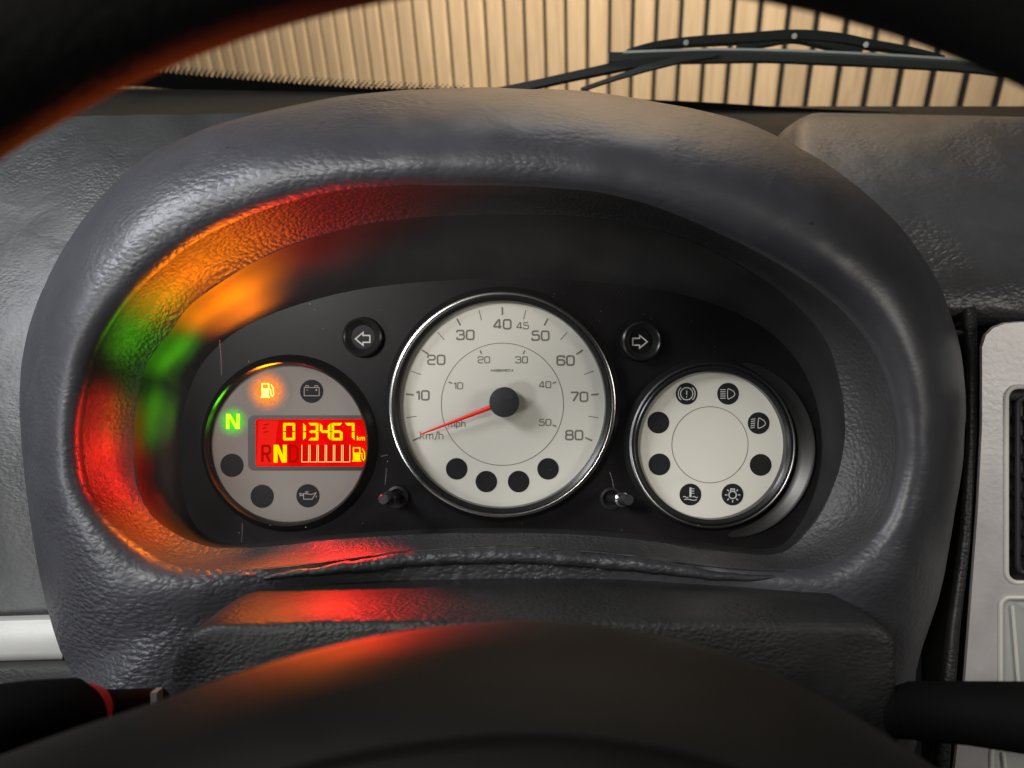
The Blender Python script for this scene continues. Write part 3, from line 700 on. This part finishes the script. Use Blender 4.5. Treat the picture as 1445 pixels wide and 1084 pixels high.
icon(wrn, WS[5], [([(0, 8.2), (5.4, 8.2)], False), ([(0, 5), (5.4, 5)], False), ([(0, 1.8), (5.4, 1.8)], False), (wav(-3.5, -10.4, -3), False), (wav(-3.5, 3, 10.4), False), (wav(-7.2, -9, 9), False)], 1.05, 'icon')

# information dial at the left, with the red display
LU = (409, 625.5); lc = tomm(*LU)
b = B(); b.disc(lc, 113 * PX, 128, 1.0); inf = flat_front(b.build('information_dial', M['dialshaded'], clu, smooth=False, props={'label': 'shaded dial painted grey, with lit red display reading 013467 km'}))
ring('bezel', inf, LU, 110.5, 112.5, 115, 125, 6.0, M['ringblack'], inf)
chrome('bezel_trim', inf, LU, 112.2, 114.6, 5.0, 6.2, inf, 'ringblack')
for uv, nm in (((440.7, 552.3), 'symbol_window'), ((328.5, 656.4), 'blank_window'), ((371, 700), 'blank_window'), ((435.4, 699.3), 'symbol_window')): discp(nm, uv, 16.4, 1.12, 'spot', inf)
icon(inf, (440.7, 552), [([(-10.5, 5), (10.5, 5), (10.5, -6.5), (-10.5, -6.5)], True), ([(-8.5, 5.6), (-8.5, 7.6), (-4.5, 7.6), (-4.5, 5.6)], False), ([(4.5, 5.6), (4.5, 7.6), (8.5, 7.6), (8.5, 5.6)], False), ([(5, 1.6), (8, 1.6)], False), ([(6.5, 3), (6.5, .2)], False), ([(-7.5, 1.6), (-5, 1.6)], False)], .95, 'icondim')
icon(inf, (435.4, 699), [([(-6, 3), (5.5, 1.6), (11.5, 4.2), (11.0, 3), (6, -5), (-6, -5)], True), ([(-6, 1.5), (-11, 3.2), (-11, -.2), (-6, .2)], False), ([(-1.5, 3), (-1.5, 5)], False), ([(-4, 5.2), (1, 5.2)], False), ([(12, 0), (12, -2.6)], False)], 1.05, 'icondim')
# display: clipped at the right by the bezel circle
def clipped(u0, v0, v1, rr, uu=None, rad=6):
    pts = []
    for k in range(7):
        a = R(180 - 90 * k / 6); pts.append((u0 + rad + rad * math.cos(a), v0 + rad - rad * math.sin(a)))
    for k in range(13):
        v = v0 + (v1 - v0) * k / 12; pts.append((LU[0] + math.sqrt(rr * rr - (v - LU[1]) ** 2), v))
    for k in range(7):
        a = R(270 - 90 * k / 6); pts.append((u0 + rad + rad * math.cos(a), v1 - rad - rad * math.sin(a)))
    return [tomm(*p) for p in pts]
b = B(); b.fan([Vector((x, y, 1.10)) for x, y in clipped(351, 586, 664, 110.3, rad=9)]); dsp = flat_front(b.build('display_recess_shade', M['frame'], inf, smooth=False, root=inf))
def dpart(b, nm, m): return flat_front(b.build(nm, M[m], inf, smooth=False))
b = B(); b.fan([Vector((x, y, 1.16)) for x, y in clipped(362, 591.5, 658, 109.4, rad=3)]); dpart(b, 'display_screen', 'lcd')
b = B(); q = [tomm(u, v) for u, v in ((366, 593.5), (394, 593.5), (391, 612), (388, 656), (363.5, 656))]; b.poly(q, 1.19); dpart(b, 'display_haze', 'lcdpale')  # paler left end of the screen painted as a flat patch
SEG = {'0': 'abcdef', '1': 'ef', '3': 'abcdg', '4': 'bcfg', '6': 'acdefg', '7': 'abc'}
def seven(ch, u0, u1, v0, v1):
    b = B(); t = 3.7; g = .45; vm = (v0 + v1) / 2; h = t / 2
    S = {'a': [(u0 + g, v0), (u1 - g, v0), (u1 - t, v0 + t), (u0 + t, v0 + t)], 'd': [(u0 + g, v1), (u1 - g, v1), (u1 - t, v1 - t), (u0 + t, v1 - t)],
         'f': [(u0, v0 + g), (u0 + t, v0 + t + g), (u0 + t, vm - h * .6), (u0, vm - g)], 'e': [(u0, vm + g), (u0 + t, vm + h * .6), (u0 + t, v1 - t - g), (u0, v1 - g)],
         'b': [(u1, v0 + g), (u1 - t, v0 + t + g), (u1 - t, vm - h * .6), (u1, vm - g)], 'c': [(u1, vm + g), (u1 - t, vm + h * .6), (u1 - t, v1 - t - g), (u1, v1 - g)],
         'g': [(u0 + 1.2, vm), (u0 + t, vm - h), (u1 - t, vm - h), (u1 - 1.2, vm), (u1 - t, vm + h), (u0 + t, vm + h)]}
    for k in SEG[ch]: b.poly([tomm(*p) for p in S[k]], 1.24)
    return b
for ch, u0, u1 in (('0', 400.6, 417.5), ('1', 428.8, 443), ('3', 435.8, 450.2), ('4', 452.2, 467.2), ('6', 468.6, 484.2), ('7', 486.8, 501)): dpart(seven(ch, u0, u1, 596.7, 621.3), 'digit', 'digit')
b = text(B(), 'km', tomm(510, 618.2), 6.2 * PX, 1.3 * PX, 1.24, .15); dpart(b, 'lettering', 'digit')
def bigN(c, w, h, t, m, nm, z, parent=None):
    u, v = c; x0, x1, y0, y1 = u - w / 2, u + w / 2, v - h / 2, v + h / 2
    b = B(); b.poly([tomm(*p) for p in ((x0, y0), (x0 + t, y0), (x0 + t, y1), (x0, y1))], z); b.poly([tomm(*p) for p in ((x1 - t, y0), (x1, y0), (x1, y1), (x1 - t, y1))], z)
    b.poly([tomm(*p) for p in ((x0 + t * .25, y0), (x0 + t * 1.25, y0), (x1 - t * .25, y1), (x1 - t * 1.25, y1))], z + .006); return dpart(b, nm, m)
bigN((396.5, 640), 18.6, 25, 5.6, 'digit', 'gear_letter', 1.25)
icon(inf, (376.5, 640), [([(-5, -11.5), (-5, 11), (3.5, 11), (5.5, 8), (5.5, 3), (3.5, 0), (-5, 0)], False), ([(0, 0), (5.5, -11.5)], False)], 3.4, 'lcddark', 'gear_letter', 1.21)
icon(inf, (415.5, 640), [([(-5.5, -11), (-5.5, 11), (1, 11), (5.5, 7), (5.5, -7), (1, -11)], True)], 3.4, 'lcddark', 'gear_letter', 1.21)
icon(inf, (377, 604), [([(-4, 4), (4, 6)], False), ([(-5, -1), (0, 1)], False), ([(-4, -6), (3, -5)], False)], 1.6, 'lcddark', 'ghost_mark', 1.21)
for k in range(6):
    u = 427 + 11.6 * k
    b = B(); b.poly([tomm(*p) for p in ((u + .7, 628), (u + 8.8, 628), (u + 8.8, 651), (u + .7, 651))], 1.205); dpart(b, 'gauge_cell', 'lcdcell')
    b = B(); b.stroke([tomm(*p) for p in ((u, 627.6), (u - .2, 651.6), (u + 9.3, 651.6), (u + 9.5, 627.6))], 1.05 * PX, 1.24); dpart(b, 'fuel_bar', 'bar')
def pump(c, sc, m, nm, z):
    u, v = c; k = PX * sc; x, y = tomm(u, v); b = B(); q = lambda L: [(x + a * k, y + c_ * k) for a, c_ in L]
    b.poly(q(((-8, -10), (5, -10), (5, -8.6), (-8, -8.6))), z); b.poly(q(((-6.6, -8.4), (3.6, -8.4), (3.6, 2.6), (-6.6, 2.6))), z + .003)
    b.stroke(q(((-6, 2), (-6, 9.2), (3, 9.2), (3, 2))), 1.7 * k, z + .005)
    b.stroke(q(((3.6, 1.5), (5.8, 1.5), (6.2, -6), (8, -8), (10, -6), (9.4, 3), (6.4, 8.2))), 1.4 * k, z + .007)
    return dpart(b, nm, m)
pump((505.5, 641), 1.0, 'digit', 'fuel_symbol', 1.24)
fc = tomm(378, 552); ncn = tomm(329.8, 595)
p0 = Vector(clu['p0'])
lo = lambda c: ((c[0] - p0.x) * .001, (c[1] - p0.y) * .001, (1.1 - p0.z) * .001)
M['amberglow'] = glow('amber_lit_plastic', (.21, .19, .172), (1, .22, .0), 1.5, .0118, lo(fc), (.16, .05, .004))
M['greenglow'] = glow('green_lit_plastic', (.21, .19, .172), (.04, .75, .0), 1.1, .0090, lo(ncn), (.02, .12, .01))
b = B(); b.disc(fc, 11.9, 48, 1.08); dpart(b, 'lamp_halo', 'amberglow')
b = B(); b.disc(ncn, 9.1, 48, 1.083); dpart(b, 'lamp_halo', 'greenglow')
pump((377, 551), 1.02, 'amber', 'fuel_symbol', 1.13)
bigN((329.8, 594.6), 19.5, 21.5, 5.0, 'green', 'gear_letter', 1.13)

# turn-signal tell-tales
for (uv, ic, sgn) in (((513, 476), (512.5, 478.5), -1), ((904, 482), (902.5, 482.5), 1)):
    b = B(); b.lathe(tomm(*uv), [(16 * PX, .6), (17 * PX, 1.0), (22 * PX, 4.2), (25 * PX, 4.8), (27.5 * PX, 4.2), (29 * PX, .35)], 64)
    so = b.build('arrow_socket', M['ringblack'], clu)
    b = B(); b.disc(tomm(*uv), 17 * PX, 40, .9); flat_front(b.build('arrow_lens', M['mask'], so, smooth=False))
    A = [(10.4, 0), (-.4 + 0, 9), (-.4, 4.8), (-10, 4.8), (-10, -4.8), (-.4, -4.8), (-.4, -9)]
    icon(so, ic, [([(x * sgn, y) for x, y in A], True)], 1.9, 'icon', 'arrow_symbol', 1.0)
# reset knobs
for (base, tip, lean) in (((561, 701), (541, 705), -1), ((862, 703), (887, 706), 1)):
    cb_ = P(*base, .5); tp = P(*tip, 27)
    b = B(); b.lathe((cb_.x, cb_.y), [(3.2, .5), (3.3, 1.5), (4.0, 2.2), (5.2, 2.0), (5.6, .4)], 40); cl = b.build('knob_collar', M['ringblack'], clu)
    b = B(); dd = (tp - cb_).normalized()
    b.tube([cb_, tp - dd * 7], 2.0, 20); b.tube([tp - dd * 7, tp - dd * 6.8, tp - dd * .5, tp], [2.1, 2.45, 2.45, 2.1], 20)
    kn = b.build('reset_knob', M['knob'], clu)
    b = B(); c2 = tp - dd * 10
    b.tube([c2, c2 + dd * .8, c2 + dd * 1.6], [2.6, 3.4, 2.6], 20); b.build('knob_ring', M['chrome'] if lean > 0 else M['ringblack'], kn, root=kn)
# clear lens with dust
LZ = lambda y: 16.5 + .1 * y
rimc = [P(aW[i][0] + (aP[i][0] - aW[i][0]) * .18, aW[i][1] + (aP[i][1] - aW[i][1]) * .18, 16.5) for i in range(NA)]
rimc = [Vector((p.x, p.y, LZ(p.y))) for p in rimc]
b = B(); b.fan(rimc, Vector((-4, -12, LZ(-12)))); flat_front(b.build('clear_lens', M['lens'], clu, smooth=False))
b = B()
def speck(u, v, r):
    c = P(u, v, 16.9); c.z = LZ(c.y) + .4; n = 5; ph = random.random() * 6
    b.fan([c + Vector((r * (.6 + .4 * random.random()) * math.cos(ph + 2 * math.pi * i / n), r * (.6 + .4 * random.random()) * math.sin(ph + 2 * math.pi * i / n), 0)) for i in range(n)], c + Vector((0, 0, r * .5)))
for k in range(260):
    i = random.randrange(NA); t = random.random() ** .6
    u = 711 + (aP[i][0] - 711) * t; v = 580 + (aP[i][1] - 580) * t
    speck(u, v, .06 + .14 * random.random() ** 3)
for (u, v) in ((426, 748), (375, 745), (358, 578), (400, 573), (352, 510), (440, 430), (508, 742), (545, 652), (330, 756), (990, 745), (1085, 690), (1092, 665)): speck(u, v, .28)
for (u0, v0, u1, v1) in ((536, 645, 546, 643), (541, 686, 543, 662), (868, 690, 862, 668), (312, 480, 313, 530), (400, 566, 408, 556), (320, 614, 342, 606), (335, 742, 333, 770)):
    a, c = P(u0, v0, 16.8), P(u1, v1, 16.8); a.z = LZ(a.y) + .3; c.z = LZ(c.y) + .3; b.tube([a, (a + c) / 2 + Vector((.2, .15, 0)), c], .06, 5)
b.build('lens_dust', M['dust'], clu, props={'kind': 'stuff'})

# ------------------------------------------------------------------ steering column cowl
cow = thing('steering_column_cowl', (8, -170, 60), 'dark textured plastic steering column cowl below the instrument opening', 'column cowl')
x0, x1, yt, yb = -121.0, 136.0, -84.5, -190.0
def csec(z, inset, drop=0.0):
    pts = []; rl, rr_ = 18, 9
    a0, a1, t_ = x0 + inset, x1 - inset, yt - inset - drop
    n = 8
    pts.append((a0 - 2, yb)); pts.append((a0 - 2, (yb + t_) / 2)); 
    for k in range(n + 1): a = R(180 - 90 * k / n); pts.append((a0 + rl + rl * math.cos(a), t_ - rl + rl * math.sin(a) - 0))
    for k in range(1, 40):
        x = a0 + rl + (a1 - rr_ - a0 - rl) * k / 40; pts.append((x, t_ + 1.5 * math.sin(math.pi * k / 40)))
    for k in range(n + 1): a = R(90 - 90 * k / n); pts.append((a1 - rr_ + rr_ * math.cos(a), t_ - rr_ + rr_ * math.sin(a)))
    pts.append((a1 + 2, (yb + t_) / 2)); pts.append((a1 + 2, yb))
    return [Vector((x, y + .4 * fbm((x, y, z), .03), z)) for x, y in pts]
b = B(); b.loft([csec(10, 2), csec(30, .8), csec(50, .2), csec(70, 0), csec(88, .1), csec(92.5, .3), csec(94, .9), csec(94.8, 2), csec(95, 4), csec(95, 10), csec(94, 20), csec(93, 40)])
lastp = csec(93, 40); b.fan(lastp, Vector((8, -180, 93)))
b.build('upper_shroud', M['cowl'], cow)

# ------------------------------------------------------------------ stalks
st1 = thing('indicator_stalk', (-126, -118, 80), 'black stalk with red band sticking out left of the steering column', 'stalk')
q = [P(226, 992, 84), P(180, 996, 96), P(140, 1000, 106)]
b = B(); b.tube(q, [5.2, 5.6, 6.2], 20); b.build('stem', M['stalk'], st1)
b = B(); b.tube([P(135, 999, 107), P(128, 1001, 109), P(122, 1004, 110.5)], [7.2, 8.6, 9.9], 24); b.build('red_band', M['redmark'], st1)
b = B(); b.tube([P(122, 1005, 110.5), P(108, 1012, 114), P(40, 1026, 126), P(-90, 1050, 140), P(-160, 1060, 146)], [9.8, 12.5, 14, 15, 13], 28); b.build('grip', M['stalk'], st1)
b = B(); b.bar([P(221, 974, 95), P(222, 1004, 95)], 2.2, 5); b.build('end_tab', M['tab'], st1, smooth=False)
st2 = thing('wiper_stalk', (138, -120, 70), 'plain black stalk sticking out right of the steering column', 'stalk')
b = B(); b.tube([P(1225, 1016, 84), P(1262, 1008, 90), P(1285, 1004, 94)], [6, 8.4, 9.4], 20); b.build('stem', M['stalk'], st2)
b = B(); b.tube([P(1280, 1003, 93), P(1290, 1003, 95), P(1360, 1006, 110), P(1460, 1014, 126), P(1620, 1024, 140)], [8.6, 9.8, 10, 11, 11], 28); b.build('grip', M['stalk'], st2)

# ------------------------------------------------------------------ steering wheel
WC = Vector((10.5, -107, 249))
whl = thing('steering_wheel', WC, 'black steering wheel in front of the cluster, its rim crossing both top corners', 'steering wheel')
b = B(); Rr, rt = 190.0, 17.0; rows = []
for j in range(25):
    a = 2 * math.pi * j / 24; rows.append([Vector((WC.x + (Rr + rt * math.cos(a)) * math.cos(2 * math.pi * i / 192), WC.y + (Rr + rt * math.cos(a)) * math.sin(2 * math.pi * i / 192), WC.z + rt * math.sin(a))) for i in range(192)])
b.loft(rows, True); b.build('rim', M['rim'], whl)
HUB = [(-330, 1190), (-180, 1135), (-60, 1090), (0, 1066), (100, 1030), (200, 997), (350, 945), (450, 916), (560, 892), (680, 878), (780, 876), (880, 887), (980, 908), (1080, 943), (1150, 978), (1230, 1025), (1300, 1070), (1400, 1135), (1500, 1200)]
hc = crom(HUB, 6, False)
b = B(); rows = []
for (dv, z, f) in ((60, 188, 1), (18, 196, 1), (4, 202, 1), (0, 208, 1), (8, 216, 1), (30, 226, 1), (70, 236, 1), (115, 243, 1), (150, 247, 1), (160, 248, 1), (164, 247.4, 1), (178, 247, 1), (210, 250, 1), (300, 256, 1), (420, 258, 1)):
    row = []
    for (u, v) in hc:
        k = 1 + .06 * (z - 208) / 50
        row.append(P(745 + (u - 745) * k, v + dv, z))
    rows.append(row)
b.loft(rows); b.build('hub_pad', M['hubpad'], whl)
b = B()
for sx in (-1, 1):
    b.tube([WC + Vector((sx * 60, -10, -8)), WC + Vector((sx * 120, -18, -2)), WC + Vector((sx * 186, -12, 0))], [16, 12, 13], 16)
    b.build('spoke', M['rim'], whl); b = B()

# ------------------------------------------------------------------ windscreen and wiper
ws = thing('windscreen', P(711, 140, -290), 'clear windscreen with black dotted edge band along its foot', 'windscreen')
low = [(-120, 88), (60, 104), (200, 118), (350, 131), (500, 142), (711, 152), (960, 161), (1110, 170), (1300, 178), (1560, 186)]
lowp = [P(u, v, -290) for u, v in crom(low, 6, False)]
wv = Vector((0, .139, .99))
b = B(); b.loft([[p + wv * t for p in lowp] for t in (0, 150, 300, 450)]); b.build('glass_pane', M['glass'], ws)
wnrm = Vector((0, -.99, .139))
b = B(); b.loft([[p + wv * t + wnrm * .6 for p in lowp] for t in (-4, 23)]); b.build('black_band', M['frit'], ws)
b = B()
for k in range(110):
    u = -60 + 7 * k
    if u > 660: break
    for r_ in range(4):
        t = 24.5 + 3.4 * r_; uu = u + 3.5 * (r_ % 2)
        i = next(i for i in range(len(lowp) - 1) if lowp[i].x <= P(uu, 0, -290).x <= lowp[i + 1].x)
        x = P(uu, 0, -290).x; f = (x - lowp[i].x) / (lowp[i + 1].x - lowp[i].x)
        c = lowp[i].lerp(lowp[i + 1], f) + wv * t + wnrm * .6; rd = (1.7, 1.45, 1.15, .8)[r_]
        b.add([c + Vector((rd * math.cos(R(45 * i)), 0, 0)) + wv * rd * math.sin(R(45 * i)) for i in range(8)], [tuple(range(8))])
b.build('black_dots', M['frit'], ws, smooth=False, props={'kind': 'stuff'})
wip = thing('windscreen_wiper', P(730, 125, -240), 'black wiper arm and blade lying across the outside of the windscreen', 'wiper')
zw = -224
def PW(u, v, dz=0): return P(u, v, zw + dz)
b = B(); b.bar([PW(*p) for p in crom([(859, 82), (920, 83), (1000, 82), (1080, 81), (1159, 84), (1250, 88), (1340, 93), (1420, 100)], 4, False)], [7.2] * 29, 5); b.build('rubber_blade', M['wipergrey'], wip, smooth=False)
b = B(); b.bar([PW(*p, 4) for p in crom([(880, 75), (950, 72.5), (1030, 71), (1150, 74), (1280, 80.5), (1390, 88)], 4, False)], 1.7, 4); b.build('flexor_rail', M['pocket'], wip, smooth=False)
b = B(); b.bar([PW(*p, 2) for p in crom([(884, 75), (920, 66), (970, 60), (1052, 55), (1120, 51), (1180, 55), (1224, 63), (1280, 72), (1330, 83)], 4, False)], [2.5 + 4.5 * math.sin(math.pi * k / 32) for k in range(33)], 7); b.build('bridge', M['wiper'], wip)
b = B(); b.bar([PW(*p, -1) for p in crom([(1040, 68), (1080, 62), (1121, 56), (1170, 66), (1215, 74)], 4, False)], 4, 6); b.build('bridge', M['wiper'], wip)
for (u, v) in ((968, 60), (1121, 51), (1222, 63)):
    b = B(); b.tube([PW(u, v, 3), PW(u, v, 7)], 2.0, 12); b.build('rivet', M['rivet'], wip)
b = B(); b.bar([PW(*p) for p in ((700, 131), (760, 119), (800, 110), (880, 93), (960, 84))], [5, 5.5, 5.5, 6.5, 4], 6); b.build('arm', M['wiper'], wip)
b = B(); b.bar([PW(*p, 5) for p in ((820, 127), (870, 110), (910, 97), (960, 84), (1010, 78))], [2.2, 3, 4.5, 5, 3], 4); b.build('arm_link', M['wipergrey'], wip)
